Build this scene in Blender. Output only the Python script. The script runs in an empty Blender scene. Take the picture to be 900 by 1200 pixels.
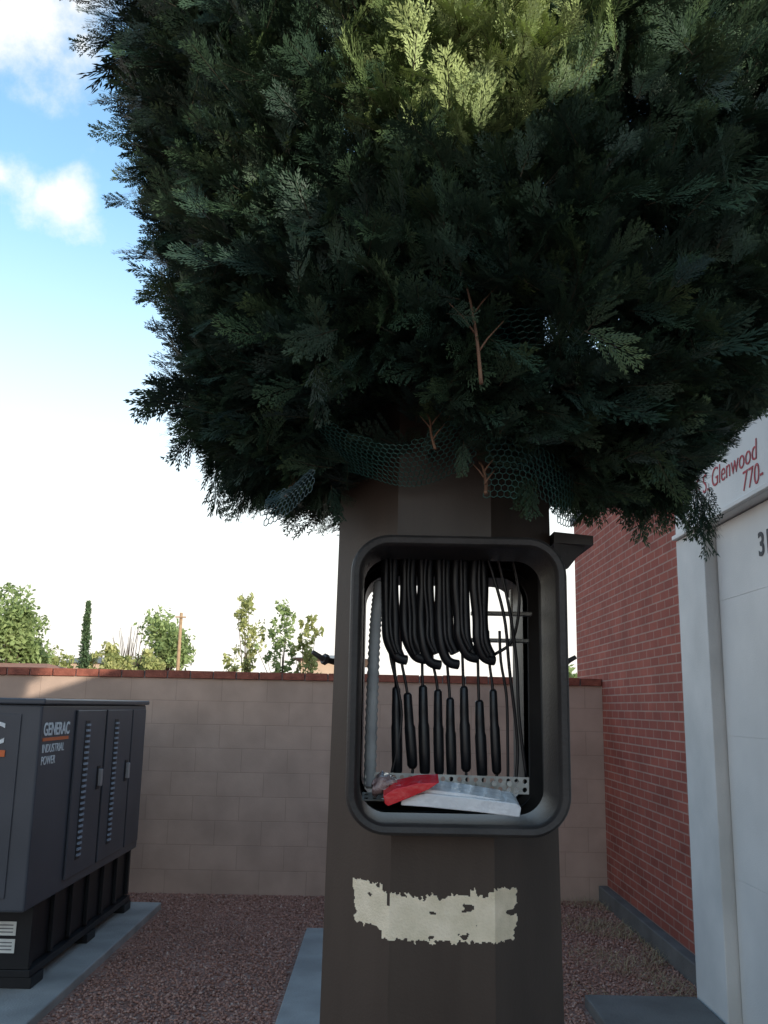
import bpy, bmesh, math, random
import numpy as np
from mathutils import Vector, Matrix, noise
random.seed(7); rng=np.random.default_rng(7)
S=bpy.context.scene
S.view_settings.view_transform='Standard'
S.view_settings.look='None'
S.view_settings.exposure=0
COL=S.collection

# ------------------------------------------------------------------ helpers
def nt(mat):
    mat.use_nodes=True
    t=mat.node_tree
    return t, t.nodes['Principled BSDF']
def set_spec(b,v):
    if 'Specular IOR Level' in b.inputs: b.inputs['Specular IOR Level'].default_value=v
def make_mat(name,c1,c2=None,rough=.7,scale=8,bump=0,bscale=60,metal=0,spec=.4,detail=6,stretch=None,lo=.35,hi=.65):
    m=bpy.data.materials.new(name); t,b=nt(m)
    N,L=t.nodes,t.links
    b.inputs['Roughness'].default_value=rough; b.inputs['Metallic'].default_value=metal; set_spec(b,spec)
    c2=c2 or tuple(x*.8 for x in c1)
    tc=N.new('ShaderNodeTexCoord'); mp=N.new('ShaderNodeMapping')
    if stretch: mp.inputs['Scale'].default_value=stretch
    L.new(tc.outputs['Object'],mp.inputs['Vector'])
    n=N.new('ShaderNodeTexNoise'); n.inputs['Scale'].default_value=scale; n.inputs['Detail'].default_value=detail
    L.new(mp.outputs[0],n.inputs['Vector'])
    r=N.new('ShaderNodeValToRGB')
    r.color_ramp.elements[0].position=lo; r.color_ramp.elements[1].position=hi
    r.color_ramp.elements[0].color=(*c1,1); r.color_ramp.elements[1].color=(*c2,1)
    L.new(n.outputs['Fac'],r.inputs[0]); L.new(r.outputs[0],b.inputs['Base Color'])
    if bump:
        n2=N.new('ShaderNodeTexNoise'); n2.inputs['Scale'].default_value=bscale; n2.inputs['Detail'].default_value=5
        L.new(tc.outputs['Object'],n2.inputs['Vector'])
        bp=N.new('ShaderNodeBump'); bp.inputs['Strength'].default_value=bump; bp.inputs['Distance'].default_value=.01
        L.new(n2.outputs['Fac'],bp.inputs['Height']); L.new(bp.outputs[0],b.inputs['Normal'])
    return m
def brick_mat(name,axis,bw,rh,mortar,c1,c2,cm,rough=.85,bump=.6,smooth=.1,offset=.5,noisy=.35,rowz=0):
    m=bpy.data.materials.new(name); t,b=nt(m); N,L=t.nodes,t.links
    b.inputs['Roughness'].default_value=rough; set_spec(b,.25)
    tc=N.new('ShaderNodeTexCoord'); sp=N.new('ShaderNodeSeparateXYZ'); cb=N.new('ShaderNodeCombineXYZ')
    L.new(tc.outputs['Object'],sp.inputs[0])
    L.new(sp.outputs['Y' if axis=='x' else 'X'],cb.inputs[0])
    ad=N.new('ShaderNodeMath'); ad.operation='ADD'; ad.inputs[1].default_value=rowz
    L.new(sp.outputs['Z'],ad.inputs[0]); L.new(ad.outputs[0],cb.inputs[1])
    bt=N.new('ShaderNodeTexBrick'); bt.offset=offset
    bt.inputs['Scale'].default_value=1; bt.inputs['Brick Width'].default_value=bw; bt.inputs['Row Height'].default_value=rh
    bt.inputs['Mortar Size'].default_value=mortar; bt.inputs['Mortar Smooth'].default_value=smooth
    bt.inputs['Color1'].default_value=(*c1,1); bt.inputs['Color2'].default_value=(*c2,1); bt.inputs['Mortar'].default_value=(*cm,1)
    L.new(cb.outputs[0],bt.inputs['Vector'])
    n=N.new('ShaderNodeTexNoise'); n.inputs['Scale'].default_value=3.5; n.inputs['Detail'].default_value=8; L.new(tc.outputs['Object'],n.inputs['Vector'])
    mr=N.new('ShaderNodeMapRange'); mr.inputs[1].default_value=.3; mr.inputs[2].default_value=.7; mr.inputs[3].default_value=1-noisy; mr.inputs[4].default_value=1+noisy*.5
    L.new(n.outputs['Fac'],mr.inputs[0])
    mx=N.new('ShaderNodeVectorMath'); mx.operation='SCALE'; L.new(bt.outputs['Color'],mx.inputs[0]); L.new(mr.outputs[0],mx.inputs['Scale'])
    L.new(mx.outputs[0],b.inputs['Base Color'])
    n2=N.new('ShaderNodeTexNoise'); n2.inputs['Scale'].default_value=90; n2.inputs['Detail'].default_value=4; L.new(tc.outputs['Object'],n2.inputs['Vector'])
    s2=N.new('ShaderNodeMath'); s2.operation='MULTIPLY_ADD'; s2.inputs[1].default_value=-1.0; L.new(bt.outputs['Fac'],s2.inputs[0])
    s3=N.new('ShaderNodeMath'); s3.operation='MULTIPLY'; s3.inputs[1].default_value=.5; L.new(n2.outputs['Fac'],s3.inputs[0]); L.new(s3.outputs[0],s2.inputs[2])
    bp=N.new('ShaderNodeBump'); bp.inputs['Strength'].default_value=bump; bp.inputs['Distance'].default_value=.006
    L.new(s2.outputs[0],bp.inputs['Height']); L.new(bp.outputs[0],b.inputs['Normal'])
    return m
def finish(o,parent=None,label=None,category=None,kind=None,group=None):
    if parent is not None:
        o.parent=parent; o.matrix_parent_inverse=parent.matrix_basis.inverted()
    if label: o['label']=label
    if category: o['category']=category
    if kind: o['kind']=kind
    if group: o['group']=group
    return o
def mesh_obj(name,verts,faces,mats,smooth=False,fm=None,**k):
    me=bpy.data.meshes.new(name); me.from_pydata([tuple(v) for v in verts],[],faces); me.update()
    if not isinstance(mats,(list,tuple)): mats=[mats]
    for m in mats: me.materials.append(m)
    if fm is not None: me.polygons.foreach_set('material_index',fm)
    if smooth: me.polygons.foreach_set('use_smooth',[True]*len(me.polygons))
    o=bpy.data.objects.new(name,me); COL.objects.link(o)
    return finish(o,**k)
def empty(name,loc,**k):
    o=bpy.data.objects.new(name,None); o.location=loc; COL.objects.link(o); o.empty_display_size=.2
    return finish(o,**k)
def bm_box(bm,x0,x1,y0,y1,z0,z1,bevel=0):
    r=bmesh.ops.create_cube(bm,size=1)
    for v in r['verts']:
        v.co=Vector(((x0+x1)/2+v.co.x*(x1-x0),(y0+y1)/2+v.co.y*(y1-y0),(z0+z1)/2+v.co.z*(z1-z0)))
    if bevel:
        es=list({e for v in r['verts'] for e in v.link_edges})
        bmesh.ops.bevel(bm,geom=es,offset=bevel,segments=2,affect='EDGES',profile=.5)
def boxes(name,lst,mat,bevel=0,**k):
    bm=bmesh.new()
    for b in lst: bm_box(bm,*b,bevel=bevel)
    me=bpy.data.meshes.new(name); bm.to_mesh(me); bm.free(); me.materials.append(mat)
    o=bpy.data.objects.new(name,me); COL.objects.link(o); return finish(o,**k)
def box(name,b,mat,bevel=0,**k): return boxes(name,[b],mat,bevel,**k)
def tube_geo(pts,rad,n=8,cap=True):
    pts=[Vector(p) for p in pts]; V=[];F=[]
    if not hasattr(rad,'__len__'): rad=[rad]*len(pts)
    up=None
    for i,p in enumerate(pts):
        t=(pts[min(i+1,len(pts)-1)]-pts[max(i-1,0)]).normalized()
        if up is None:
            up=Vector((1,0,0)) if abs(t.x)<.9 else Vector((0,1,0))
        a=(up-t*up.dot(t)).normalized(); b=t.cross(a); up=a
        for j in range(n):
            q=2*math.pi*j/n; V.append(p+(a*math.cos(q)+b*math.sin(q))*rad[i])
    for i in range(len(pts)-1):
        for j in range(n):
            F.append((i*n+j,i*n+(j+1)%n,(i+1)*n+(j+1)%n,(i+1)*n+j))
    if cap:
        F.append(tuple(range(n-1,-1,-1))); F.append(tuple((len(pts)-1)*n+j for j in range(n)))
    return V,F
def tubes(name,lst,mat,n=8,smooth=True,**k):
    V=[];F=[]
    for pts,r in lst:
        v,f=tube_geo(pts,r,n); o=len(V); V+=v; F+=[tuple(i+o for i in g) for g in f]
    return mesh_obj(name,V,F,mat,smooth,**k)
def spline(pts,m=6):
    pts=[Vector(p) for p in pts]; out=[]
    P=[pts[0]]+pts+[pts[-1]]
    for i in range(1,len(P)-2):
        for j in range(m):
            t=j/m; a,b,c,d=P[i-1],P[i],P[i+1],P[i+2]
            out.append(.5*((2*b)+(-a+c)*t+(2*a-5*b+4*c-d)*t*t+(-a+3*b-3*c+d)*t**3))
    out.append(pts[-1]); return out
def text_obj(name,body,loc,xdir,ydir,size,mat,ext=.0012,sx=1.0,bold=0,shear=0,**k):
    cu=bpy.data.curves.new(name,'FONT'); cu.body=body; cu.size=size; cu.extrude=ext; cu.offset=bold; cu.shear=shear
    tmp=bpy.data.objects.new(name+'_t',cu); COL.objects.link(tmp)
    dg=bpy.context.evaluated_depsgraph_get(); dg.update()
    me=bpy.data.meshes.new_from_object(tmp.evaluated_get(dg))
    bpy.data.objects.remove(tmp)
    x=Vector(xdir);y=Vector(ydir);z=x.cross(y)
    M=Matrix(((x.x*sx,y.x,z.x,loc[0]),(x.y*sx,y.y,z.y,loc[1]),(x.z*sx,y.z,z.z,loc[2]),(0,0,0,1)))
    me.transform(M); me.materials.clear(); me.materials.append(mat)
    o=bpy.data.objects.new(name,me); COL.objects.link(o); return finish(o,**k)
def np_mesh(name,co,quads,mats,fm=None,attr=None,**k):
    me=bpy.data.meshes.new(name); nv=len(co); nf=len(quads); kk=quads.shape[1]
    me.vertices.add(nv); me.vertices.foreach_set('co',co.astype(np.float32).ravel())
    me.loops.add(nf*kk); me.loops.foreach_set('vertex_index',quads.astype(np.int32).ravel())
    me.polygons.add(nf); me.polygons.foreach_set('loop_start',np.arange(0,nf*kk,kk,dtype=np.int32))
    for m in mats: me.materials.append(m)
    if fm is not None: me.polygons.foreach_set('material_index',fm.astype(np.int32))
    me.update(calc_edges=True)
    if attr is not None:
        a=me.attributes.new('tint','FLOAT','POINT'); a.data.foreach_set('value',attr.astype(np.float32))
    o=bpy.data.objects.new(name,me); COL.objects.link(o); return finish(o,**k)

# ------------------------------------------------------------------ camera
PITCH=math.radians(11.8); ROLL=math.radians(1.1)
cam=bpy.data.cameras.new('camera'); co=bpy.data.objects.new('camera',cam); COL.objects.link(co)
cam.sensor_fit='VERTICAL'; cam.sensor_height=36; cam.lens=36*1089/1200; cam.clip_end=2000; cam.clip_start=.05
co.matrix_world=Matrix.Translation((0,0,1.6))@Matrix.Rotation(math.pi/2+PITCH,4,'X')@Matrix.Rotation(ROLL,4,'Z')
S.camera=co
def camdir(px,py):
    x=px-450;y=py-600;c,s=math.cos(ROLL),math.sin(ROLL)
    ux=x*c+y*s; uy=-x*s+y*c
    return Vector((ux,1089*math.cos(PITCH)+uy*math.sin(PITCH),1089*math.sin(PITCH)-uy*math.cos(PITCH))).normalized()
def campt(px,py,Y):
    d=camdir(px,py); t=Y/d.y; return np.array([d.x*t,Y,1.6+d.z*t])

# ------------------------------------------------------------------ light
sd=Vector((1,-1.25,.355)).normalized()
sun=bpy.data.lights.new('sun','SUN'); sun.energy=5.0; sun.angle=math.radians(.5); sun.color=(1,.95,.82)
so=bpy.data.objects.new('sun',sun); COL.objects.link(so); so.rotation_euler=sd.to_track_quat('Z','Y').to_euler()
W=bpy.data.worlds.new('World'); S.world=W; W.use_nodes=True
N,L=W.node_tree.nodes,W.node_tree.links
bg=N['Background']; bg.inputs['Strength'].default_value=1.0
sky=N.new('ShaderNodeTexSky'); sky.sky_type='NISHITA'; sky.sun_disc=False
sky.sun_elevation=math.asin(sd.z); sky.sun_rotation=math.atan2(sd.x,sd.y)
scl=N.new('ShaderNodeVectorMath'); scl.operation='MULTIPLY'; scl.inputs[1].default_value=(.30,.362,.378)
L.new(sky.outputs[0],scl.inputs[0])
tc=N.new('ShaderNodeTexCoord'); sp=N.new('ShaderNodeSeparateXYZ'); L.new(tc.outputs['Generated'],sp.inputs[0])
hz=N.new('ShaderNodeMapRange'); hz.interpolation_type='SMOOTHSTEP'; hz.inputs[1].default_value=.05; hz.inputs[2].default_value=.52; hz.inputs[3].default_value=1; hz.inputs[4].default_value=0
L.new(sp.outputs['Z'],hz.inputs[0])
cn=N.new('ShaderNodeTexNoise'); cn.inputs['Scale'].default_value=6; cn.inputs['Detail'].default_value=10; cn.inputs['Roughness'].default_value=.62
L.new(tc.outputs['Generated'],cn.inputs['Vector'])
prev=None
for (px,py,r,st) in [(15,10,.15,1.05),(95,55,.06,.8),(0,205,.08,.85),(62,228,.055,.75),(-160,120,.16,.7)]:
    d=N.new('ShaderNodeVectorMath'); d.operation='DISTANCE'; d.inputs[1].default_value=camdir(px,py)
    L.new(tc.outputs['Generated'],d.inputs[0])
    mr=N.new('ShaderNodeMapRange'); mr.inputs[1].default_value=0; mr.inputs[2].default_value=r; mr.inputs[3].default_value=st; mr.inputs[4].default_value=0
    L.new(d.outputs['Value'],mr.inputs[0])
    if prev is None: prev=mr.outputs[0]
    else:
        mx=N.new('ShaderNodeMath'); mx.operation='MAXIMUM'; L.new(prev,mx.inputs[0]); L.new(mr.outputs[0],mx.inputs[1]); prev=mx.outputs[0]
sm=N.new('ShaderNodeMath'); sm.operation='MULTIPLY_ADD'; sm.inputs[1].default_value=2.2; L.new(cn.outputs['Fac'],sm.inputs[0]); L.new(prev,sm.inputs[2])
cr=N.new('ShaderNodeMapRange'); cr.interpolation_type='SMOOTHSTEP'; cr.inputs[1].default_value=1.35; cr.inputs[2].default_value=2.0
L.new(sm.outputs[0],cr.inputs[0])
mx=N.new('ShaderNodeMath'); mx.operation='MAXIMUM'; L.new(hz.outputs[0],mx.inputs[0]); L.new(cr.outputs[0],mx.inputs[1])
mix=N.new('ShaderNodeMix'); mix.data_type='RGBA'; L.new(mx.outputs[0],mix.inputs['Factor']); L.new(scl.outputs[0],mix.inputs['A']); mix.inputs['B'].default_value=(1.28,1.23,1.14,1)
L.new(mix.outputs['Result'],bg.inputs['Color'])

# ------------------------------------------------------------------ materials
M_pole=make_mat('dark_brown_painted_steel',(.046,.032,.024),(.064,.046,.035),.45,3,.05,160,spec=.4,stretch=(3,3,.6))
M_rim=make_mat('grey_brown_rim_steel',(.027,.023,.021),(.042,.036,.033),.5,9,.15,120,spec=.45)
M_inner=make_mat('dark_pole_interior',(.05,.045,.042),(.07,.064,.06),.8,6)
M_resid=make_mat('peeled_label_residue',(.95,.81,.60),(.80,.68,.48),.9,22,.3,200)
M_black=make_mat('black_rubber',(.007,.007,.009),(.012,.012,.014),.36,20,spec=.5)
M_galv=make_mat('galvanised_steel',(.5,.5,.47),(.33,.33,.31),.45,25,.1,90,metal=.35)
M_cond=make_mat('grey_conduit_plastic',(.42,.42,.41),(.30,.30,.30),.5,12)
M_red=make_mat('red_plastic',(.70,.02,.03),(.55,.012,.02),.25,8,.25,40,spec=.6)
M_white=make_mat('white_plastic_film',(.80,.80,.80),(.66,.67,.68),.25,12,.35,45,spec=.6)
M_clear=make_mat('crumpled_clear_film',(.45,.34,.32),(.14,.06,.06),.15,40,.8,60,spec=.9)
M_wire=make_mat('green_coated_wire',(.026,.095,.08),(.04,.12,.10),.4,10)
M_wire2=make_mat('dark_net_wire',(.05,.09,.10),(.075,.12,.13),.4,10)
M_conc=make_mat('weathered_concrete',(.39,.37,.345),(.28,.265,.245),.9,3,.5,80,detail=10)
M_concd=make_mat('dark_concrete',(.17,.155,.142),(.12,.108,.098),.9,4,.5,80,detail=10)  # darker concrete; the door step's shade is put into this colour
M_gen=make_mat('charcoal_enclosure_paint',(.056,.060,.072),(.068,.072,.086),.38,3,.05,200,spec=.5)
M_gend=make_mat('charcoal_door_paint',(.050,.054,.066),(.062,.066,.080),.4,3,.05,200,spec=.5)
M_tank=make_mat('black_tank_paint',(.010,.010,.012),(.016,.016,.018),.45,6,spec=.3)
M_chrome=make_mat('steel_handle',(.5,.5,.52),(.4,.4,.42),.3,10,metal=.7)
M_slat=make_mat('louvre_slat_grey',(.36,.42,.50),(.28,.33,.40),.35,10)
M_wtxt=make_mat('white_lettering',(.8,.8,.8),(.75,.75,.75),.6,5)
M_orange=make_mat('orange_stripe',(.75,.18,.06),(.7,.16,.05),.6,5)
M_stick=make_mat('white_sticker',(.75,.74,.7),(.65,.64,.6),.6,20)
M_greyink=make_mat('grey_ink',(.2,.2,.2),(.15,.15,.15),.7,20)
M_brick=brick_mat('red_brick','x',.20,.064,.0055,(.39,.108,.074),(.31,.084,.060),(.42,.25,.20),noisy=.2)
M_block=brick_mat('tan_painted_block','y',.405,.203,.0045,(.475,.335,.265),(.455,.32,.253),(.375,.262,.208),smooth=.8,noisy=.16,bump=.3,rowz=.01)
M_cap=make_mat('red_coping_brick',(.32,.10,.065),(.20,.06,.04),.85,14,.5,90)
M_wp=make_mat('white_building_paint',(.72,.70,.67),(.60,.59,.565),.6,2.5,.2,120,detail=10)
M_wp2=make_mat('white_door_paint',(.76,.74,.71),(.66,.645,.62),.5,2.0,.15,120,detail=10)
M_redtxt=make_mat('red_sign_paint',(.46,.04,.06),(.50,.09,.10),.7,20)
M_dktxt=make_mat('dark_grey_numerals',(.08,.08,.085),(.06,.06,.065),.7,20)
M_bark=make_mat('bark',(.12,.085,.06),(.07,.05,.035),.9,10,.5,40)
M_wood=make_mat('utility_wood',(.40,.26,.15),(.3,.19,.11),.9,6)
M_roofg=make_mat('grey_flat_roof',(.2,.2,.2),(.16,.16,.16),.9,3)
def gravel_mat(name,scale,cols,bump):
    m=bpy.data.materials.new(name); t,b=nt(m); N,L=t.nodes,t.links
    b.inputs['Roughness'].default_value=.95; set_spec(b,.15)
    tc=N.new('ShaderNodeTexCoord'); v=N.new('ShaderNodeTexVoronoi'); v.inputs['Scale'].default_value=scale; L.new(tc.outputs['Object'],v.inputs['Vector'])
    s=N.new('ShaderNodeSeparateColor'); L.new(v.outputs['Color'],s.inputs[0])
    r=N.new('ShaderNodeValToRGB'); e=r.color_ramp.elements
    e[0].color=(*cols[0],1); e[1].color=(*cols[-1],1)
    for i,c in enumerate(cols[1:-1]):
        q=e.new((i+1)/(len(cols)-1)); q.color=(*c,1)
    L.new(s.outputs[0],r.inputs[0])
    n=N.new('ShaderNodeTexNoise'); n.inputs['Scale'].default_value=1.3; n.inputs['Detail'].default_value=6; L.new(tc.outputs['Object'],n.inputs['Vector'])
    mr=N.new('ShaderNodeMapRange'); mr.inputs[1].default_value=.3; mr.inputs[2].default_value=.7; mr.inputs[3].default_value=.7; mr.inputs[4].default_value=1.15; L.new(n.outputs['Fac'],mr.inputs[0])
    mx=N.new('ShaderNodeVectorMath'); mx.operation='SCALE'; L.new(r.outputs[0],mx.inputs[0]); L.new(mr.outputs[0],mx.inputs['Scale']); L.new(mx.outputs[0],b.inputs['Base Color'])
    bp=N.new('ShaderNodeBump'); bp.inputs['Strength'].default_value=bump; bp.inputs['Distance'].default_value=.02; bp.invert=True
    L.new(v.outputs['Distance'],bp.inputs['Height']); L.new(bp.outputs[0],b.inputs['Normal'])
    return m
M_grav=gravel_mat('red_gravel_bed',55,[(.23,.11,.08),(.44,.23,.17),(.32,.165,.125),(.50,.33,.26)],.7)
def tint_mat(name,stops,rough=.8,trans=.0):
    m=bpy.data.materials.new(name); t,b=nt(m); N,L=t.nodes,t.links
    b.inputs['Roughness'].default_value=rough; set_spec(b,.25)
    a=N.new('ShaderNodeAttribute'); a.attribute_name='tint'
    r=N.new('ShaderNodeValToRGB'); e=r.color_ramp.elements
    e[0].color=(*stops[0],1); e[1].color=(*stops[-1],1)
    for i,c in enumerate(stops[1:-1]):
        q=e.new((i+1)/(len(stops)-1)); q.color=(*c,1)
    L.new(a.outputs['Fac'],r.inputs[0]); L.new(r.outputs[0],b.inputs['Base Color'])
    if trans:
        tr=N.new('ShaderNodeBsdfTranslucent'); L.new(r.outputs[0],tr.inputs['Color'])
        mxs=N.new('ShaderNodeMixShader'); mxs.inputs[0].default_value=trans
        L.new(b.outputs[0],mxs.inputs[1]); L.new(tr.outputs[0],mxs.inputs[2]); L.new(mxs.outputs[0],N['Material Output'].inputs['Surface'])
    return m
M_stone=tint_mat('gravel_stones',[(.18,.085,.06),(.39,.20,.15),(.50,.285,.22),(.58,.43,.36)],.9)
M_straw=tint_mat('dry_grass_blades',[(.34,.25,.14),(.52,.40,.24)],.9)
M_fol=tint_mat('artificial_conifer_foliage',[(.016,.032,.025),(.029,.056,.037),(.050,.088,.044),(.13,.18,.065),(.40,.47,.19)],.5)  # palest stop is for the sun patch painted on the crown
M_stem=make_mat('brown_plastic_twig',(.20,.10,.055),(.13,.065,.04),.7,20)
M_stem2=make_mat('olive_brown_spray_stem',(.07,.05,.03),(.045,.04,.025),.7,20)

# ------------------------------------------------------------------ ground
mesh_obj('ground',[(-500,-300,0),(500,-300,0),(500,900,0),(-500,900,0)],[(0,1,2,3)],M_grav,kind='structure')
box('concrete_slab',(-.5,.85,1.2,7.16,-.1,.03),M_conc,.008,kind='structure')
box('equipment_slab',(-3.5,-1.7,3.2,7.83,-.1,.05),M_conc,.008,kind='structure')
box('door_step_slab',(1.16,1.78,2.2,5.58,-.1,.06),M_concd,.01,kind='structure')
n=40000
px=rng.uniform(-2.2,1.95,n); py=rng.uniform(4.7,8.42,n)
keep=~((px>-.53)&(px<.88)&(py<7.19))&~((px<-1.66)&(py<7.87))&~((px>1.12)&(py<5.62))
px,py=px[keep],py[keep]; n=len(px)
base=np.array([(1,0,0),(0,1,0),(-1,0,0),(0,-1,0),(0,0,1),(0,0,-1)],float)
tri=np.array([(0,1,4),(1,2,4),(2,3,4),(3,0,4),(1,0,5),(2,1,5),(3,2,5),(0,3,5)])
sc=rng.uniform(.005,.013,(n,1,1))*rng.uniform(.6,1.3,(n,1,3)); v=base[None]*sc*rng.uniform(.7,1.3,(n,6,1))
a=rng.uniform(0,6.28,n); c,s=np.cos(a)[:,None],np.sin(a)[:,None]
x=v[...,0]*c-v[...,1]*s; y=v[...,0]*s+v[...,1]*c; z=v[...,2]*.8
tl=rng.normal(0,.35,(n,1)); x=x+z*tl
v=np.stack([x+px[:,None],y+py[:,None],z+rng.uniform(.001,.008,(n,1))],-1)
f=(tri[None]+np.arange(n)[:,None,None]*6).reshape(-1,3)
np_mesh('gravel',v.reshape(-1,3),f,[M_stone],attr=np.repeat(np.clip(rng.normal(.42,.20,n),0,1),6),kind='stuff')
n=2600
gx=1.95-np.abs(rng.normal(0,.34,n)); gy=rng.uniform(5.7,8.4,n); ok=(np.sin(gx*9+gy*5)+np.sin(gy*7))>-.3; gx,gy=gx[ok],gy[ok]; n=len(gx)
a=rng.uniform(0,6.28,n); ln=rng.uniform(.03,.13,n); up=rng.uniform(.02,.06,n)
d=np.stack([np.cos(a),np.sin(a)],-1); w=np.stack([-d[:,1],d[:,0]],-1)*.0018
b0=np.stack([gx,gy],-1)
v=np.zeros((n,4,3)); v[:,0,:2]=b0-w; v[:,1,:2]=b0+w; v[:,2,:2]=b0+d*ln[:,None]+w*.4; v[:,3,:2]=b0+d*ln[:,None]-w*.4; v[:,:2,2]=.005; v[:,2:,2]=up[:,None]
np_mesh('dry_grass',v.reshape(-1,3),np.arange(n*4).reshape(n,4),[M_straw],attr=np.repeat(rng.uniform(0,1,n),4),kind='stuff')

# ------------------------------------------------------------------ block wall
WY=8.45
wall=empty('block_wall',(-5,WY,0),label='tan painted concrete block wall with red brick coping',category='wall')
box('wall_face',(-14,1.979,WY,WY+.2,0,1.81),M_block,0,parent=wall)
bm=bmesh.new(); x=-14.0
while x<1.97:
    w=min(.2,1.975-x); j=random.uniform(-.004,.004)
    bm_box(bm,x+.003,x+w-.003,WY-.02+j,WY+.22+j,1.812,1.878+random.uniform(-.003,.003),.004); x+=.205
me=bpy.data.meshes.new('coping'); bm.to_mesh(me); bm.free(); me.materials.append(M_cap)
o=bpy.data.objects.new('coping',me); COL.objects.link(o); finish(o,parent=wall)
box('mortar_bed',(-14,1.975,WY+.0,WY+.2,1.811,1.868),M_conc,parent=wall)

# ------------------------------------------------------------------ building
H=3.34
bld=empty('brick_building',(3,6,0),label='red brick building with white painted garage door bay',category='building')
box('brick_side_wall',(1.98,8,5.55,9.5,0,H+.14),M_brick,parent=bld)
box('footing',(1.90,1.977,5.62,WY-.002,0,.13),M_concd,.008,parent=bld)
box('roof_slab',(1.95,8,5.52,9.55,H+.142,H+.22),M_roofg,parent=bld)
box('roof_slab',(1.95,8,-8.05,5.515,H+.002,H+.08),M_roofg,parent=bld)
box('pilaster',(1.79,2.2,5.12,5.6,0,2.62),M_wp,.006,parent=bld)
box('pilaster',(1.79,2.2,1.2,1.55,0,2.62),M_wp,.006,parent=bld)
box('white_side_wall',(1.83,8,-8,1.198,0,H),M_wp,0,parent=bld)
box('header',(1.79,2.2,1.2,5.6,2.623,H-.01),M_wp2,.006,parent=bld)
box('bay_wall',(2.2,8,1.2,5.515,0,H),M_wp,parent=bld)
box('header_trim',(1.765,1.788,1.2,5.6,2.623,2.65),M_wp2,.004,parent=bld)
bm=bmesh.new()
for (z0,z1) in ((.02,.7595),(.7605,1.4795),(1.4805,2.1995),(2.2005,2.615)):
    bm_box(bm,1.86,1.90,1.56,5.11,z0,z1,.001)
me=bpy.data.meshes.new('garage_door'); bm.to_mesh(me); bm.free(); me.materials.append(M_wp2)
o=bpy.data.objects.new('garage_door',me); COL.objects.link(o); finish(o,parent=bld)
box('door_backing',(1.864,1.95,1.562,5.108,.022,2.612),M_wp2,parent=bld)
text_obj('sign_lettering','5 S. Glenwood',(1.788,5.20,2.80),(0,-1,0),(0,0,1),.148,M_redtxt,shear=.15,bold=-.0012,parent=bld)
text_obj('sign_lettering','770-',(1.788,4.52,2.68),(0,-1,0),(0,0,1),.145,M_redtxt,shear=.15,bold=-.0012,parent=bld)
text_obj('door_number','31',(1.858,4.54,2.36),(0,-1,0),(0,0,1),.165,M_dktxt,bold=.003,parent=bld)

# ------------------------------------------------------------------ generator
G=empty('generator',(-2.45,6.4,.05),label='charcoal grey standby generator on black base tank, concrete pad',category='generator')
GX=-1.87
box('enclosure',(-3.0,GX,5.27,7.6,.49,1.572),M_gen,.012,parent=G)
box('roof',(-3.02,GX+.02,5.25,7.62,1.574,1.606),M_gen,.008,parent=G)
box('end_panel',(-2.82,-1.98,5.262,5.268,.56,1.52),M_gend,.002,parent=G)
for (y0,y1,l0) in [(5.86,6.46,6.0),(6.5,7.14,6.66)]:
    d=box('access_door',(GX+.002,GX+.014,y0,y1,.55,1.54),M_gend,.004,parent=G)
    lst=[]; z=.66
    while z<1.46: lst.append((GX+.015,GX+.027,l0+.032,l0+.095,z,z+.013)); z+=.034
    box('louvre_recess',(GX+.0145,GX+.0165,l0+.02,l0+.107,.64,1.475),M_tank,parent=d)
    boxes('louvre',lst,M_slat,0,parent=d)
    box('handle',(GX+.015,GX+.045,y1-.10,y1-.075,1.05,1.16),M_chrome,.006,parent=d)
    box('lock_plate',(GX+.0145,GX+.019,y1-.12,y1-.055,1.03,1.18),M_tank,.002,parent=d)
box('end_access_panel',(GX+.002,GX+.012,7.18,7.56,.55,1.54),M_gend,.004,parent=G)
text_obj('brand_lettering','GENERAC',(GX+.003,5.31,1.405),(0,1,0),(0,0,1),.098,M_wtxt,bold=.002,parent=G)
box('orange_stripe',(GX+.001,GX+.004,5.31,5.74,1.373,1.391),M_orange,parent=G)
text_obj('brand_lettering','INDUSTRIAL',(GX+.003,5.31,1.31),(0,1,0),(0,0,1),.066,M_wtxt,parent=G)
text_obj('brand_lettering','POWER',(GX+.003,5.31,1.245),(0,1,0),(0,0,1),.066,M_wtxt,parent=G)
text_obj('brand_lettering','GENERAC',(-2.80,5.258,1.36),(1,0,0),(0,0,1),.165,M_wtxt,bold=.003,parent=G)
box('orange_stripe',(-2.80,-2.05,5.255,5.261,1.29,1.325),M_orange,parent=G)
box('base_tank',(-2.95,-1.93,5.53,7.58,.15,.485),M_tank,.006,parent=G)
for i in range(7):
    yy=5.53+i*(2.05-.04)/6; box('tank_rib',(-1.929,-1.905,yy,yy+.04,.155,.48),M_tank,.003,parent=G)
box('tank_skid',(-2.96,-1.89,5.50,7.58,.11,.148),M_tank,.003,parent=G)
box('tank_end_plate',(-2.96,-1.9,5.50,5.528,.15,.48),M_tank,.003,parent=G)
for (a_,b_) in ((5.51,5.70),(6.5,6.68),(7.4,7.58)):
    box('tank_foot',(-2.95,-1.88,a_,b_,.052,.108),M_tank,.004,parent=G)
for zz in (.235,.325):
    st=box('sticker',(-2.12,-1.985,5.494,5.498,zz,zz+.072),M_stick,parent=G)
    boxes('sticker_print',[(-2.11,-2.0,5.492,5.4935,zz+.015+k*.018,zz+.021+k*.018) for k in range(3)],M_greyink,parent=st)

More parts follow.
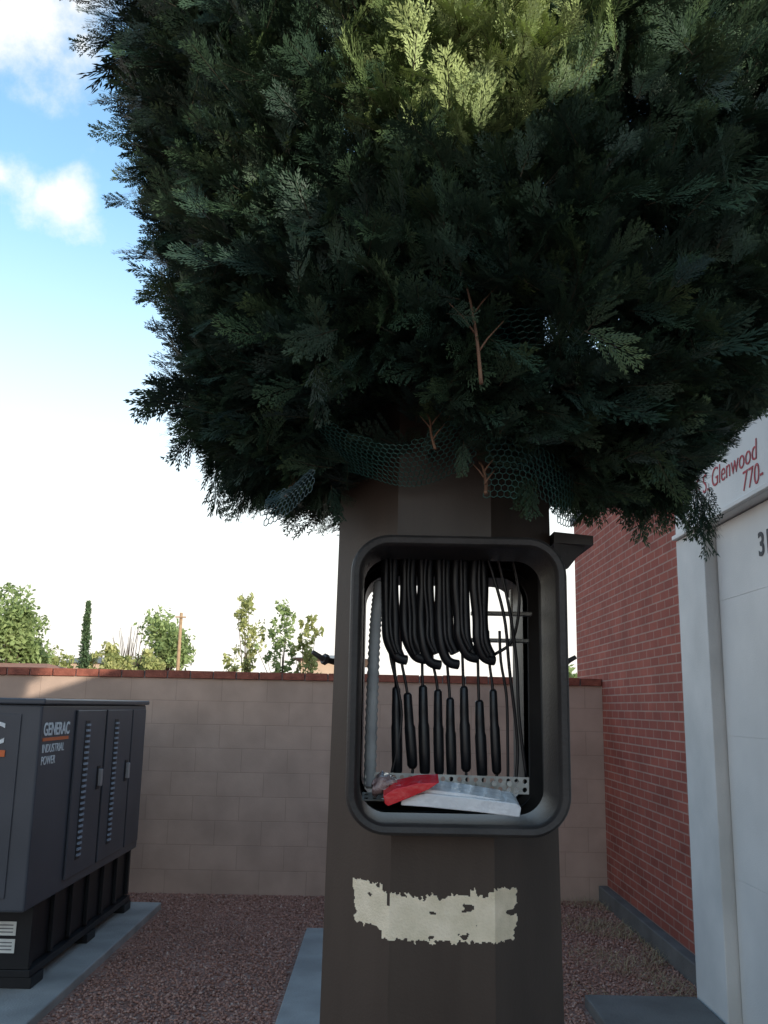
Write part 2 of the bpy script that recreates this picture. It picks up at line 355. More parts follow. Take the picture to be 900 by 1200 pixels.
# ------------------------------------------------------------------ tower pole
PX,PY=.171,2.6
ANG=[math.radians(a) for a in (161,116,71,26,-19,-64,-109,-154)]
def RR(z): return .3325-.0115*z
def octo(R): return [(PX+R*math.cos(a),PY-R*math.sin(a)) for a in ANG]
T=empty('artificial_tree_tower',(PX,PY,.03),label='brown steel cell tower disguised as conifer with open cable port',category='tower')
def shell():
    V=[];F=[]; zs=[.03,6.0]
    for z in zs:
        for (x,y) in octo(RR(z)): V.append((x,y,z))
    for z in zs:
        for (x,y) in octo(RR(z)-.012): V.append((x,y,z))
    for j in range(8):
        k=(j+1)%8
        F.append((j,k,8+k,8+j)); F.append((16+k,16+j,24+j,24+k))
        F.append((8+j,8+k,24+k,24+j)); F.append((k,j,16+j,16+k))
    return V,F
V,F=shell(); pole=mesh_obj('trunk',V,F,[M_pole,M_inner],fm=[0,1,0,0]*8,parent=T)
bm=bmesh.new(); bm.from_mesh(pole.data); bmesh.ops.recalc_face_normals(bm,faces=bm.faces); bm.to_mesh(pole.data); bm.free()
CX,CZ=.183,1.66
def rrect(hw,hh,r,n=8):
    P=[]
    for (sx,sz,a0) in ((1,1,0),(-1,1,90),(-1,-1,180),(1,-1,270)):
        for i in range(n+1):
            a=math.radians(a0+90*i/n); P.append((CX+sx*(hw-r)+r*math.cos(a),CZ+sz*(hh-r)+r*math.sin(a)))
    return P
P=rrect(.245,.335,.085); nP=len(P)
V=[(x,1.9,z) for x,z in P]+[(x,3.4,z) for x,z in P]
F=[tuple(range(nP)),tuple(range(2*nP-1,nP-1,-1))]+[(i,nP+i,nP+(i+1)%nP,(i+1)%nP) for i in range(nP)]
cut=mesh_obj('cutter',V,F,M_inner)
bm=bmesh.new(); bm.from_mesh(cut.data); bmesh.ops.recalc_face_normals(bm,faces=bm.faces); bm.to_mesh(cut.data); bm.free()
md=pole.modifiers.new('b','BOOLEAN'); md.object=cut; md.operation='DIFFERENCE'; md.solver='EXACT'
dg=bpy.context.evaluated_depsgraph_get(); dg.update()
nm=bpy.data.meshes.new_from_object(pole.evaluated_get(dg)); pole.modifiers.clear(); pole.data=nm
bpy.data.objects.remove(cut)
def rim(name,prof,sgn=1,mat=M_rim):
    V=[];F=[]
    for (off,y) in prof:
        V+=[(x,y,z) for x,z in rrect(.260-off,.348-off,max(.095-off,.02),10)]
    n=len(V)//len(prof)
    for i in range(len(prof)-1):
        for j in range(n):
            F.append((i*n+j,i*n+(j+1)%n,(i+1)*n+(j+1)%n,(i+1)*n+j))
    o=mesh_obj(name,V,F,mat,True,parent=T)
    bm=bmesh.new(); bm.from_mesh(o.data); bmesh.ops.recalc_face_normals(bm,faces=bm.faces)
    if sgn<0: bmesh.ops.reverse_faces(bm,faces=bm.faces)
    for e in bm.edges:
        if len(e.link_faces)==2 and e.calc_face_angle(0)>.6: e.smooth=False
    bm.to_mesh(o.data); bm.free(); return o
rim('port_frame',[(0,2.47),(0,2.222),(.003,2.214),(.008,2.21),(.020,2.212),(.024,2.217),(.027,2.235),(.029,2.42)])
rim('rear_port_frame',[(0,2.73),(0,2.985),(.005,2.99),(.022,2.99),(.026,2.98),(.026,2.76)])
def ysurf(x,z,off=0.0):
    R=RR(z); O=octo(R)
    for (a,b) in zip(O[:4],O[1:5]):
        if min(a[0],b[0])-1e-6<=x<=max(a[0],b[0])+1e-6:
            t=(x-a[0])/(b[0]-a[0]); return a[1]+(b[1]-a[1])*t-off
    return PY
gx0,gx1,gz0,gz1=-.068,.342,1.062,1.198; st=.0022
nx=int((gx1-gx0)/st); nz=int((gz1-gz0)/st)
V=[];F=[]
for j in range(nz+1):
    for i in range(nx+1):
        x=gx0+i*st; z=gz0+j*st; V.append((x,ysurf(x,z,.0018),z))
for j in range(nz):
    for i in range(nx):
        u=(i+.5)/nx; w=(j+.5)/nz
        e=noise.noise(Vector((i*.045,j*.02,3.1)))*.30+noise.noise(Vector((i*.2,j*.2,9)))*.14
        top=.95; bot=.04
        if u<.20: bot=.16; top=.95
        elif u<.38: top=.84; bot=.04
        elif u<.7: bot=.0; top=.86
        if not (bot+abs(e)*.7<w<top-abs(e)*.8): continue
        if u<.02+abs(e)*.15 or u>.985-abs(e)*.12: continue
        h=noise.noise(Vector((i*.035,j*.08,20)))+.5*noise.noise(Vector((i*.10,j*.17,5)))+.08*noise.noise(Vector((i*.4,j*.5,5)))
        thr=.60 if u<.60 else .36
        if h>thr: continue
        if abs(u-.235)<.007 and w>.6: continue
        F.append((j*(nx+1)+i,j*(nx+1)+i+1,(j+1)*(nx+1)+i+1,(j+1)*(nx+1)+i))
mesh_obj('label_residue',V,F,M_resid,parent=T,label='ragged off-white remains of a peeled label')
hv=[(.455,2.44,2.065),(.555,2.42,2.052),(.555,2.75,2.052),(.455,2.77,2.065),
    (.455,2.44,2.035),(.555,2.42,2.027),(.555,2.75,2.027),(.455,2.77,2.035),
    (.455,2.455,1.955),(.495,2.455,1.97),(.54,2.455,2.027),(.455,2.475,1.955),(.495,2.475,1.97),(.54,2.475,2.027)]
hf=[(0,1,2,3),(7,6,5,4),(0,4,5,1),(1,5,6,2),(2,6,7,3),(3,7,4,0),(4,8,9,10),(11,8,4),(12,9,8,11),(13,10,9,12)]
mesh_obj('side_port_hood',hv,hf,M_rim,parent=T)
for sx,x0 in ((-1,-.122),(1,.462)):
    pts=[(x0,2.58,1.715),(x0+sx*.035,2.56,1.722),(x0+sx*.064,2.54,1.740)]
    b=tubes('latch_bolt',[(pts,[.009,.008,.006])],M_rim,8,parent=T)
    tubes('bolt_nut',[([(x0+sx*.026,2.565,1.72),(x0+sx*.036,2.558,1.724)],.015)],M_rim,6,False,parent=b)

# cables -----------------------------------------------------------
def clip_child(name,pts,r,mat,parent,n=10): return tubes(name,[(pts,r)],mat,n,True,parent=parent)
for i in range(6):
    x=.008+.047*i+random.uniform(-.003,.003); y=2.43; R_=random.uniform; k=R_(-.010,.008)
    for q,(ox,oy,r) in enumerate([(0,0,.0128),(.022,.010,.0128),(.011,-.014,.0055)]):
        j=R_(-.003,.003); kk=k+R_(-.008,.008); kx=.020+R_(-.004,.005)
        p=[(x+ox+j,y+oy+.03,2.17),(x+ox+j,y+oy,2.03),(x+ox-j,y+oy-.004,1.92),(x+ox+.003+j,y+oy,1.83),(x+ox+.007,y+oy,1.775+kk),(x+ox+kx,y+oy+.003,1.738+kk)]
        if q==0: p+=[(x+ox+kx+.014,y+oy+.006,1.724+kk),(x+ox+kx+.034,y+oy+.012,1.720+kk)]
        clip_child('cable',spline(p),r,M_black,T)
LEN=[(1.65,1.43),(1.635,1.445),(1.655,1.43),(1.645,1.43),(1.625,1.425),(1.655,1.44),(1.62,1.425),(1.648,1.435),(1.63,1.46)]
for i in range(9):
    x=.036+.0365*i+random.uniform(-.004,.004); y=2.46
    xt=x-.012+random.uniform(-.008,.008); sl=.008+random.uniform(-.006,.008)
    zt,zb=LEN[i]
    c=clip_child('cable',spline([(xt,y,1.80),(xt+.003,y,1.72),(x,y,zt),(x+sl,y,1.50),(x+sl,y,1.415)],4),.0038,M_black,T,8)
    dz=zt-zb; R=random.uniform(1.0,1.15)
    if i<8: clip_child('cable_sleeve',[(x,y,zt),(x+.001,y,zt-.006),(x+sl*.3,y,zt-.3*dz),(x+sl*.4,y,zt-.42*dz),(x+sl*.5,y,zt-.46*dz),(x+sl*.8,y,zt-.75*dz),(x+sl,y,zb+.008),(x+sl,y,zb)],[.007*R,.0100*R,.0110*R,.0112*R,.0130*R,.0130*R,.0120*R,.007*R],M_black,c)
for q in ([(.30,2.42,2.0),(.33,2.42,1.86),(.35,2.43,1.72),(.355,2.43,1.58),(.372,2.43,1.43)],[(.27,2.41,2.0),(.315,2.41,1.84),(.33,2.42,1.70),(.35,2.43,1.52),(.345,2.43,1.42)],[(-.0,2.44,1.95),(.02,2.44,1.75),(.055,2.45,1.58),(.03,2.45,1.42)],[(.33,2.44,2.05),(.36,2.44,1.9),(.345,2.45,1.78),(.30,2.46,1.74)]):
    clip_child('cable',spline(q,5),.0042,M_black,T,8)
pts=[];rad=[]
base=spline([(-.008,2.44,1.92),(-.017,2.43,1.80),(-.021,2.42,1.62),(-.023,2.42,1.40)],22)
for i,p in enumerate(base): pts.append(p); rad.append(.0165 if i%2 else .0135)
tubes('corrugated_conduit',[(pts,rad)],M_cond,12,True,parent=T)
for bb in ((.25,.42,2.60,2.63,1.855,1.866),(.25,.42,2.66,2.70,1.785,1.795),(.36,.366,2.6,2.63,1.77,1.93)):
    box('cable_bracket',bb,M_galv,.002,parent=T)
def perf(name,x0,z0,y0,nxx,nzz,c,tilt,**k):
    V=[];F=[]
    sq=[(1,0),(1,1),(0,1),(-1,1),(-1,0),(-1,-1),(0,-1),(1,-1)]
    for i in range(nxx):
        for j in range(nzz):
            cx=(i+.5)*c; cz=(j+.5)*c; o=len(V)
            for (a,b) in sq: V.append((cx+a*c/2,0,cz+b*c/2))
            for q in range(8):
                an=q*math.pi/4; V.append((cx+c*.3*math.cos(an),0,cz+c*.3*math.sin(an)))
            for q in range(8): F.append((o+q,o+(q+1)%8,o+8+(q+1)%8,o+8+q))
    Mx=Matrix.Translation((x0,y0,z0))@Matrix.Rotation(tilt[1],4,'Y')@Matrix.Rotation(tilt[0],4,'X')
    V=[Mx@Vector(v) for v in V]
    o=mesh_obj(name,V,F,M_galv,**k); md=o.modifiers.new('s','SOLIDIFY'); md.thickness=.003; return o
perf('perforated_ground_bar',-.035,1.397,2.41,20,2,.0205,(0,math.radians(.8)),parent=T)
perf('perforated_ground_bar',-.04,1.378,2.34,12,2,.0205,(math.radians(-70),math.radians(0)),parent=T)
for i in range(9):
    x=.02+i*.038; tubes('bar_bolt',[([(x,2.405,1.417),(x,2.39,1.417)],.007)],M_galv,6,False,parent=T)

# plastic package on the sill ----------------------------------------
PK=empty('plastic_package',(.17,2.27,1.35),label='red and white plastic package lying on the port sill',category='package')
def pillow(name,path,w,h,mat,seed,sq=.55,amp=.16):
    V=[];F=[];n=16
    for i,p in enumerate(path):
        t=i/(len(path)-1)
        for j in range(n):
            a=2*math.pi*j/n; cx=math.copysign(abs(math.cos(a))**sq,math.cos(a)); cz=math.copysign(abs(math.sin(a))**sq,math.sin(a))
            q=noise.noise(Vector((i*.6,j*.9,seed)))*amp
            V.append((p[0]+q*.01,p[1]+cx*w(t)*(1+q),p[2]+cz*h(t)*(1+q*1.3)))
    for i in range(len(path)-1):
        for j in range(n): F.append((i*n+j,i*n+(j+1)%n,(i+1)*n+(j+1)%n,(i+1)*n+j))
    F.append(tuple(range(n))); F.append(tuple(range((len(path)-1)*n,len(path)*n))[::-1])
    return mesh_obj(name,V,F,mat,True,parent=PK)
def prism(name,pxs,Y0,dy,mat,dz=0,bevel=.003):
    A=[Vector(campt(x,y,Y0)) for x,y in pxs]; n=len(A)
    V=A+[a+Vector((0,dy,dz)) for a in A]
    F=[tuple(range(n)),tuple(range(2*n-1,n-1,-1))]+[(i,n+i,n+(i+1)%n,(i+1)%n) for i in range(n)]
    o=mesh_obj(name,V,F,mat,parent=PK)
    bm=bmesh.new(); bm.from_mesh(o.data); bmesh.ops.recalc_face_normals(bm,faces=bm.faces)
    bmesh.ops.bevel(bm,geom=list(bm.edges),offset=bevel,segments=2,affect='EDGES',profile=.5); bm.to_mesh(o.data); bm.free(); return o
prism('white_pouch',[(470,934),(500,930),(560,936),(606,942),(611,947),(609,958),(560,952),(500,946),(470,944)],2.235,.10,M_white,.018,.0025)
prism('white_flap',[(474,930),(500,925),(545,930),(592,938),(560,936),(500,930)],2.245,.09,M_white,.016,.0012)
prism('red_header',[(449,933),(462,925),(490,918),(515,917),(503,925),(480,935),(455,945),(451,942)],2.222,.05,M_red,.016,.0015)
pth=[(-.015+.125*t,2.30,1.410+.012*math.sin(5*t)) for t in np.linspace(0,1,18)]
pillow('crumpled_clear_bag',pth,lambda t:.035+.012*math.sin(6*t),lambda t:.016+.006*math.sin(9*t),M_clear,8,.7,.6)

# ------------------------------------------------------------------ crown foliage
def frond_proto(seed):
    r=np.random.default_rng(seed); Q=[];TT=[]
    def leaf(p,d,nrm,l,w,tt):
        s=np.cross(d,nrm); s/=np.linalg.norm(s)+1e-9
        Q.append([p,p+d*l*.5+s*w,p+d*l,p+d*l*.5-s*w]); TT.append(tt)
    nz=np.array([0,0,1.]); K=8
    bend=r.uniform(-.18,.18)
    def stem(t): return np.array([t,bend*t*t,-.18*t*t])
    for i in range(K):
        t=.06+.88*i/K
        for sgn in (1,-1):
            tt=t+(.5/K*.84 if sgn>0 else 0)
            ang=math.radians(r.uniform(22,38))*sgn
            l=(.46*(1-tt)**.7*min(1,(tt+.15)/.35)+.09)*r.uniform(.7,1.25)
            d=np.array([math.cos(ang),math.sin(ang),r.uniform(-.18,.14)]); d/=np.linalg.norm(d)
            p0=stem(tt); m=max(2,int(l/.062))
            for q in range(m):
                u=(q+.4)/m; p=p0+d*l*u+np.array([0,0,-.12*l*u*u])
                for s2 in (1,-1):
                    a2=ang+math.radians(26)*s2*r.uniform(.75,1.2)
                    dd=np.array([math.cos(a2),math.sin(a2),r.uniform(-.25,.25)]); dd/=np.linalg.norm(dd)
                    leaf(p,dd,nz,.105*r.uniform(.8,1.2)*(1.15-.5*u),.0125,tt+u*.2)
            leaf(p0,d,nz,l*1.05,.009,tt)
            leaf(p0+d*l*.8,d,nz,l*.2+.06,.012,tt+.2)
    leaf(stem(.9),np.array([1,bend*2,-.2]),nz,.16,.014,1.1)
    return np.array(Q),np.array(TT)
protos=[frond_proto(s) for s in range(8)]
def stem_quads():
    w=.008; return np.array([[[0,-w,0],[.9,-w*.3,-.15],[.9,w*.3,-.15],[0,w,0]],[[0,0,-w],[.9,0,-.15-w*.3],[.9,0,-.15+w*.3],[0,0,w]]],float)
SQ=stem_quads()
def Rz(z,az=0):
    r=float(np.interp(z,[2.10,2.18,2.28,2.42,2.55,2.8,3.1,3.5,4.3,5.2,6.2,6.6],[.38,.49,.63,.75,.80,.855,.94,1.05,1.10,.95,.45,.15]))
    s=math.sin(az)
    return r*(1+.16*s) if s>0 else r*(1+.09*s)
leafQ=[];leafT=[];stemQ=[]
EXC=[((.02,2.07,2.225),.14),((.30,1.88,2.39),.085),((.30,2.07,2.13),.11),((.42,2.14,2.13),.08),((-.12,2.17,2.22),.12)]
def put(base,dirv,L,tint,roll,si,free=False,nrm=None):
    d=dirv/np.linalg.norm(dirv)
    tip=base+d*L
    for c,r in EXC:
        cc=np.array(c)
        for q in (base,base+d*L*.5,tip):
            if np.linalg.norm(q-cc)<r: return
    if not free:
        for q in (base,base+d*L*.5,tip,base+d*L*.8):
            dx,dy=q[0]-PX,q[1]-PY
            r=math.hypot(dx,dy)
            lim=2.19 if r<.75 else 2.24
            if dx<-.2: lim-=.03
            if dx>.30: lim=1.6+.222*q[1]
            if dx>.45:
                k=q[0]/q[1]
                if k>.335: lim=max(lim,1.6+(.245+min(.085,(k-.335)*1.05))*q[1])
            if q[2]<lim: return
    ref=np.array([0,0,1.0]) if nrm is None else nrm
    s=np.cross(d,ref); s/=np.linalg.norm(s)+1e-9; n=np.cross(s,d)
    c,sn=math.cos(roll),math.sin(roll); s2=s*c+n*sn; n2=np.cross(s2,d); 
    Mx=np.stack([d,s2,n2])*L
    P,TT=protos[si%len(protos)]
    # sunlit patch painted into leaf tint: sprays near the top front paler yellow green
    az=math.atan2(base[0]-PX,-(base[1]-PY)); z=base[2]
    sun_bonus=.70*math.exp(-((az-.02)/.30)**2)*min(1,max(0,(z-2.70-.25*max(0,az))/.12)) if base[1]<PY-.45 else 0
    leafQ.append((P@Mx+base).reshape(-1,3)); leafT.append(np.repeat(tint+sun_bonus+(TT-.6)*.20+rng.normal(0,.03,P.shape[0]),4))
    stemQ.append((SQ@Mx+base).reshape(-1,3))
def cluster(az,z,rad,k,Lr,out_up,dark=0,spread=.32,flat=.0):
    o=np.array([math.sin(az),-math.cos(az),0.0]); p=np.array([PX,PY,z])+o*rad
    tg=np.array([math.cos(az),math.sin(az),0])
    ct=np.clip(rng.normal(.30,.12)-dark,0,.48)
    isflat=rng.random()<flat
    if isflat:
        cd=o*.55+tg*rng.normal(0,.35)+np.array([0,0,.65+out_up*.6+rng.normal(0,.3)])
        if z<2.45: cd[2]-=.75
    else: cd=o+np.array([0,0,out_up+.1+rng.normal(0,.28)])+rng.normal(0,.25,3)
    for i in range(k):
        dv=cd/np.linalg.norm(cd)+rng.normal(0,spread,3)
        L=rng.uniform(*Lr)
        nn=(o+rng.normal(0,.4,3)) if isflat else None
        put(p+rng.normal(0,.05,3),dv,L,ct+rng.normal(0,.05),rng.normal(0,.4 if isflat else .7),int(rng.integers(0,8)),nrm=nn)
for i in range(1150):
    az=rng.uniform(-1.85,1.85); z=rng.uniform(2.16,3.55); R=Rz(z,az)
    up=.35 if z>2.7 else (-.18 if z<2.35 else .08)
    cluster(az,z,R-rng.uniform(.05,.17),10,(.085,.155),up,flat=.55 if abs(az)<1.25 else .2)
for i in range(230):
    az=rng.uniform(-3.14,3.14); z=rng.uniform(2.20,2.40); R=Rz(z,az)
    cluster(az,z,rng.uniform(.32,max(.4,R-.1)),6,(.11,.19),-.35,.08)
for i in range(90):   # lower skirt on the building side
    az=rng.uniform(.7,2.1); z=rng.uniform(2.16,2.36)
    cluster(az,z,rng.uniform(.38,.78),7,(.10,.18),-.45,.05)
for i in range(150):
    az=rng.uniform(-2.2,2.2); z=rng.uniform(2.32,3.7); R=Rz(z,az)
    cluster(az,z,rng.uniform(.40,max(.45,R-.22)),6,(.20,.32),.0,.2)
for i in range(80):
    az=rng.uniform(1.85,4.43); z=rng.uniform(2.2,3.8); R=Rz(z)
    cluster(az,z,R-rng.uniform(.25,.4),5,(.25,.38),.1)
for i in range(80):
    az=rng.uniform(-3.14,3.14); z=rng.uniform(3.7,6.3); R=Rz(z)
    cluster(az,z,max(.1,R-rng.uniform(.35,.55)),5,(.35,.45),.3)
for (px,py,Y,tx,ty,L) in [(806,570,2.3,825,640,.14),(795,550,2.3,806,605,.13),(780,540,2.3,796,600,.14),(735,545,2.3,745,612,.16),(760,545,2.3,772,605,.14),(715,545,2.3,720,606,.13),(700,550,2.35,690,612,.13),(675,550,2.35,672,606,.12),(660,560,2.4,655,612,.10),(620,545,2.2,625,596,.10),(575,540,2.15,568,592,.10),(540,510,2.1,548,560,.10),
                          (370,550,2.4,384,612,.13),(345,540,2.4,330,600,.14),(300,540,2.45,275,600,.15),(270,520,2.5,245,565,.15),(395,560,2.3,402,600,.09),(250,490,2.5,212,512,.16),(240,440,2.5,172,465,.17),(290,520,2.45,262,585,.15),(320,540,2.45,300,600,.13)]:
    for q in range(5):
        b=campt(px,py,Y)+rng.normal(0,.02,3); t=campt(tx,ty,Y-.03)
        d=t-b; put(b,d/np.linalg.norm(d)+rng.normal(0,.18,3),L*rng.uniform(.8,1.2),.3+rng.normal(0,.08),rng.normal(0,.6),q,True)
lq=np.concatenate(leafQ); sq=np.concatenate(stemQ); allv=np.concatenate([lq,sq])
tint=np.concatenate([np.clip(np.concatenate(leafT),0,1),np.zeros(len(sq))])
nq=len(allv)//4; fm=np.zeros(nq,int); fm[len(lq)//4:]=1
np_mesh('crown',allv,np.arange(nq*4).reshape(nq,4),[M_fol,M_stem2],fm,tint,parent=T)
print('fronds',len(leafQ),'quads',nq)
for (px,py,qx,qy,Y,r) in [(564,450,551,352,1.78,.0042),(569,578,566,548,2.05,.0045),(510,526,504,492,2.03,.0035),(335,582,350,552,2.3,.0035)]:
    a=Vector(campt(px,py,Y)); b=Vector(campt(qx,qy,Y+.05)); L_=(b-a).length; mid=(a+b)/2+Vector(rng.normal(0,.004,3))
    lst=[(spline([a,mid,b,b+(b-a)*.5+Vector((0,.06,0))],4),list(np.linspace(r,r*.5,13)))]
    for s_,u in ((1,.35),(-1,.6),(1,.8)):
        p=a.lerp(b,u); lst.append(([p,p+Vector((s_*.3,.1,.5))*L_*.35,p+Vector((s_*.55,.25,.8))*L_*.5],[r*.55,r*.4,r*.25]))
    tubes('limb',lst,M_stem,6,parent=T)
for i in range(60):
    az=rng.uniform(-3.14,3.14); z=rng.uniform(2.3,4.6); R=Rz(z); o=np.array([math.sin(az),-math.cos(az),0])
    a=np.array([PX,PY,z])+o*.30; b=np.array([PX,PY,z+.12])+o*(R-.2); tubes('limb',[(spline([a,(a+b)/2+np.array([0,0,.04]),b],4),list(np.linspace(.012,.005,9)))],M_stem,6,parent=T)
def hexnet(name,f,u0,u1,v0,v1,c,r,keep=lambda u,v:True,mat=None,**k):
    V=[];F=[]; w=c*math.sqrt(3)/2; E=set(); pts={}
    rows=int((v1-v0)/(c*.75))+1; cols=int((u1-u0)/w)+1
    for j in range(rows):
        for i in range(cols):
            cu=u0+(i+.5*(j%2))*w; cv=v0+j*c*.75
            if not keep(cu,cv): continue
            ring=[]
            for q in range(6):
                a=math.radians(60*q+30); u=cu+c/2*math.cos(a); v=cv+c/2*math.sin(a)
                key=(round(u/c*20),round(v/c*20)); pts.setdefault(key,(u,v)); ring.append(key)
            for q in range(6):
                a,b=ring[q],ring[(q+1)%6]; E.add((min(a,b),max(a,b)))
    for a,b in E:
        p=Vector(f(*pts[a])); q=Vector(f(*pts[b]))
        if (p-q).length<1e-5: continue
        v,g=tube_geo([p,q],r,3,False); o=len(V); V+=v; F+=[tuple(i+o for i in h) for h in g]
    return mesh_obj(name,V,F,mat or M_wire,**k)
def skirt(u,v):
    az=u/.5; r=.375+.66*v+.012*math.sin(az*7)+.01*math.sin(v*30+az*3); z=2.175+v*.58-.03*math.cos((az+.3)*5)
    return (PX+r*math.sin(az),PY-r*math.cos(az),z)
hexnet('wire_netting',skirt,-.45,.9,0,.62,.020,.0012,keep=lambda u,v: (u<.06 and v<.18+.05*math.sin(u*9)) or (u>.16 and v<.12) or (abs(u-.07)<.12 and .20<v<.46),parent=T)
def skirt2(u,v):
    az=u/.45+.35; r=.42+.25*v+.02*math.sin(az*5); z=2.085+v*.9+.02*math.sin(az*6)
    return (PX+r*math.sin(az),PY-r*math.cos(az),z)
hexnet('wire_netting',skirt2,-.08,.25,0,.14,.020,.0012,keep=lambda u,v: v>.03*math.sin(u*20),parent=T)
p0=Vector(campt(312,612,2.20))
def flap(u,v): return p0+Vector((u,0,v))+Vector((.0,.15*v+.03*math.sin(u*40),u*.75+.012*math.sin(v*60)))
hexnet('wire_netting',flap,0,.11,0,.11,.011,.0014,keep=lambda u,v: v<.085-.45*abs(u-.01) ,mat=M_wire2,parent=T)

# ------------------------------------------------------------------ background
def leaf_tree(name,label,x,y,h,w,z0,leaf,n,stops,seed,shape='round',gap=.0,cat='tree',trunk_r=.15,nb=16,group=None):
    r=np.random.default_rng(seed)
    t=empty(name,(x,y,0),label=label,category=cat,group=group)
    C=[]
    for i in range(nb):
        if shape=='round':
            d=r.normal(0,1,3); d/=np.linalg.norm(d); q=r.uniform(.3,.8)
            C.append((x+d[0]*w*.5*q,y+d[1]*w*.5*q,(z0+h)/2+d[2]*(h-z0)*.5*q,r.uniform(.12,.25)*min(w,h-z0)))
        elif shape=='cone':
            u=i/nb; C.append((x+r.normal(0,.05*w),y,z0+(h-z0)*u,w*.5*(1.02-u)**.6+.03))
        else:
            u=(i+.5)/nb; C.append((x+r.normal(0,.26)*w*(1.15-.7*u),y+r.uniform(-.3,.3)*w,z0+(h-z0)*u,r.uniform(.05,.13)*w))
    C=np.array(C); idx=r.integers(0,len(C),n); c=C[idx]
    d=r.normal(0,1,(n,3)); d/=np.linalg.norm(d,axis=1)[:,None]; rad=r.uniform(.35,1.15,n)[:,None]*c[:,3:4]
    p=c[:,:3]+d*rad*([1,1,.8] if shape=='round' else [1,1,1.6])
    p[:,2]=np.clip(p[:,2],.2,h+ .1*r.random(n))
    a=r.normal(0,1,(n,3)); a/=np.linalg.norm(a,axis=1)[:,None]; b=np.cross(a,r.normal(0,1,(n,3))); b/=np.linalg.norm(b,axis=1)[:,None]
    s=leaf*r.uniform(.6,1.4,(n,1))
    v=np.stack([p-a*s,p+b*s*.5,p+a*s,p-b*s*.5],1)
    ti=np.clip(r.normal(.5,.16,n)+ (r.random(len(C))[idx]-.5)*.6,0,1)
    m=tint_mat('leaves_'+name+str(seed),stops,.8,.4)
    np_mesh('crown',v.reshape(-1,3),np.arange(n*4).reshape(n,4),[m],attr=np.repeat(ti,4),parent=t)
    lim=[([(x,y,0),(x+.02,y,h*.35),(x,y,h*.75)],[trunk_r,trunk_r*.7,trunk_r*.25])]
    if shape!='cone':
        for i in range(min(nb,12)):
            cc=C[i if shape=='round' else i*nb//12]; zb=min(cc[2]*.6,h*.5); lim.append(([(x,y,zb),((x+cc[0])/2,(y+cc[1])/2,(zb+cc[2])/2+.1),tuple(cc[:3])],[trunk_r*.5,trunk_r*.3,trunk_r*.12]))
    tubes('trunk',lim,M_bark,6,parent=t)
    return t
def gx(px,Y): 
    d=camdir(px,790); return d.x/d.y*Y
def gz(py,px,Y):
    d=camdir(px,py); return 1.6+d.z/d.y*Y
GR=[(.16,.22,.09),(.28,.36,.14),(.42,.50,.22)]
YG=[(.24,.27,.10),(.40,.42,.16),(.56,.54,.25)]
leaf_tree('round_tree','bushy green tree beyond the wall, sunlit',gx(8,60),60,gz(688,20,60),5.6,2.5,.17,6500,GR,1,nb=24)
leaf_tree('cypress_tree','slender dark cypress beyond the wall',gx(97,55),55,gz(700,97,55),.85,1.0,.10,3000,[(.07,.12,.06),(.11,.17,.08),(.17,.24,.11)],2,shape='cone',trunk_r=.08)
leaf_tree('round_tree','spreading olive green tree beyond the wall',gx(195,58),58,gz(706,195,58),4.6,2.4,.15,4000,GR,3,nb=26)
leaf_tree('shrub','low yellow green shrub beyond the wall',gx(135,50),50,gz(748,130,50),2.6,1.2,.14,2000,YG,4,cat='shrub',trunk_r=.06)
leaf_tree('shrub','low yellow green shrub beyond the wall',gx(108,62),62,gz(738,108,62),2.0,1.2,.16,1200,YG,5,cat='shrub',trunk_r=.06)
leaf_tree('shrub','low yellow green shrub beyond the wall',gx(62,64),64,gz(752,62,64),3.2,1.0,.16,1300,YG,14,cat='shrub',trunk_r=.06)
leaf_tree('shrub','low yellow green shrub beyond the wall',gx(170,52),52,gz(750,170,52),2.4,1.0,.14,1300,YG,15,cat='shrub',trunk_r=.06)
for k,(px,top,w) in enumerate([(288,698,.62),(330,706,.60),(358,722,.52)]):
    leaf_tree('sapling','thin leafy sapling just behind the wall',gx(px,13),13,gz(top,px,13),w,1.4,.034,1400,YG if k!=1 else GR,20+k,shape='col',cat='sapling',trunk_r=.018,nb=60,group='saplings behind the wall')
leaf_tree('shrub','olive shrub behind the wall by the brick corner',gx(668,16),16,gz(742,668,16),.8,.8,.06,700,GR,31,cat='shrub',trunk_r=.03)
leaf_tree('shrub','low olive hedge plant behind the wall',gx(300,20),20,gz(768,300,20),2.2,.8,.06,1600,YG,32,cat='shrub',trunk_r=.03)
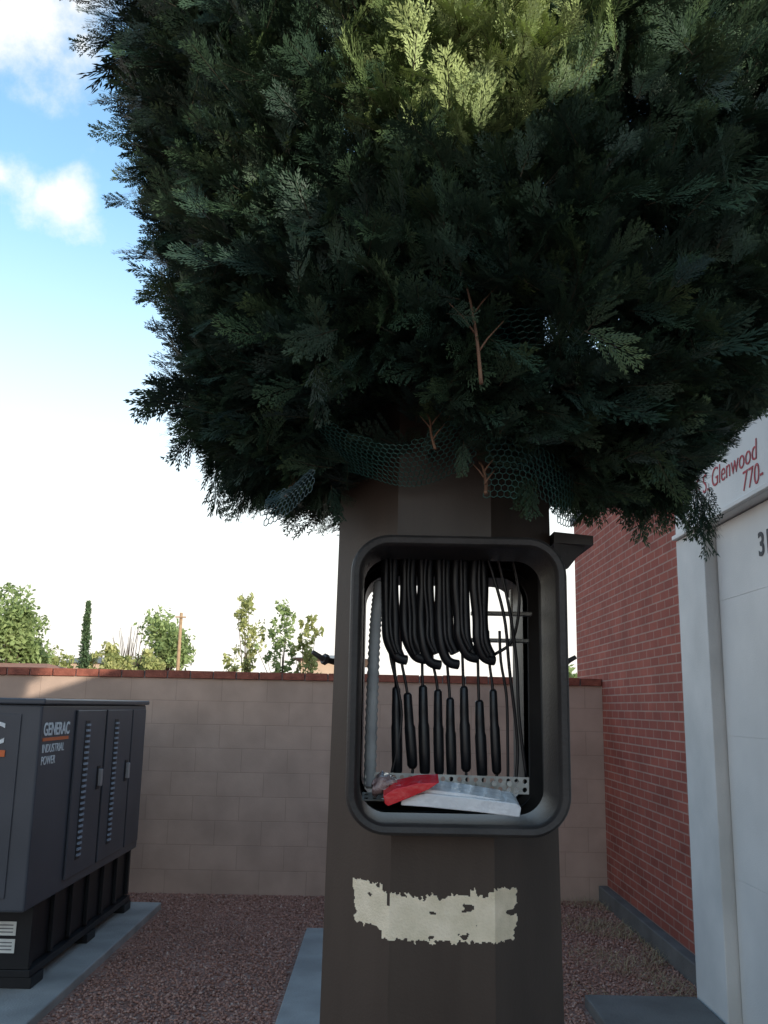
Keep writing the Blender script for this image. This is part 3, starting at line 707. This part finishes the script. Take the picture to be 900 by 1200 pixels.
bt=empty('bare_tree',(gx(150,52),52,0),label='leafless grey branched tree beyond the wall',category='tree')
X0=gx(150,52); lst=[]
for i in range(26):
    a=rng.uniform(-1,1); lst.append(([(X0,52,2.0),(X0+a*.5,52,3.4),(X0+a*.9+rng.normal(0,.2),52+rng.normal(0,.4),rng.uniform(4.3,6.0))],[.05,.028,.010]))
tubes('branches',lst,M_bark,4,parent=bt); tubes('trunk',[([(X0,52,0),(X0,52,2.1)],.11)],M_bark,6,parent=bt)
ux=gx(208,45); up=empty('utility_pole',(ux,45,0),label='weathered wooden utility pole beyond the wall',category='pole')
tubes('post',[([(ux,45,0),(ux,45,gz(718,208,45))],[.10,.075])],M_wood,8,parent=up)
box('crossarm',(ux-.25,ux+.25,44.85,44.95,gz(724,208,45),gz(724,208,45)+.06),M_wood,parent=up)
M_tanw=make_mat('tan_stucco',(.5,.36,.26),(.42,.3,.22),.9,2)
M_rr=make_mat('red_roof_tile',(.42,.20,.13),(.34,.15,.10),.9,4)
def house(x0,x1,y0,y1,z,zr,label,mr):
    h=empty('house',((x0+x1)/2,y0,0),label=label,category='house')
    box('walls',(x0,x1,y0,y1,0,z),M_tanw,parent=h)
    ym=(y0+y1)/2; e=.3
    V=[(x0-e,y0-e,z+.003),(x1+e,y0-e,z+.003),(x1+e,y1+e,z+.003),(x0-e,y1+e,z+.003),(x0+.8,ym,zr),(x1-.8,ym,zr)]
    mesh_obj('roof',V,[(0,1,5,4),(1,2,5),(2,3,4,5),(3,0,4),(3,2,1,0)],mr,parent=h)
    for i in range(int((x1-x0-2)/2.2)+1):
        box('window',(x0+1+i*2.2,x0+2+i*2.2,y0-.03,y0-.003,1.0,2.0),M_tank,parent=h)
house(gx(-60,54),gx(50,54),54,60,gz(782,20,54),gz(775,30,54),'low tan house with red tiled roof beyond the wall',M_rr)
house(gx(70,90),gx(150,90),90,97,gz(777,100,90),gz(768,100,90),'distant low house with pale roof',M_roofg)
house(gx(352,30),gx(420,30),30,36,gz(772,380,30),gz(762,380,30),'pale low outbuilding roof behind the wall',M_conc)
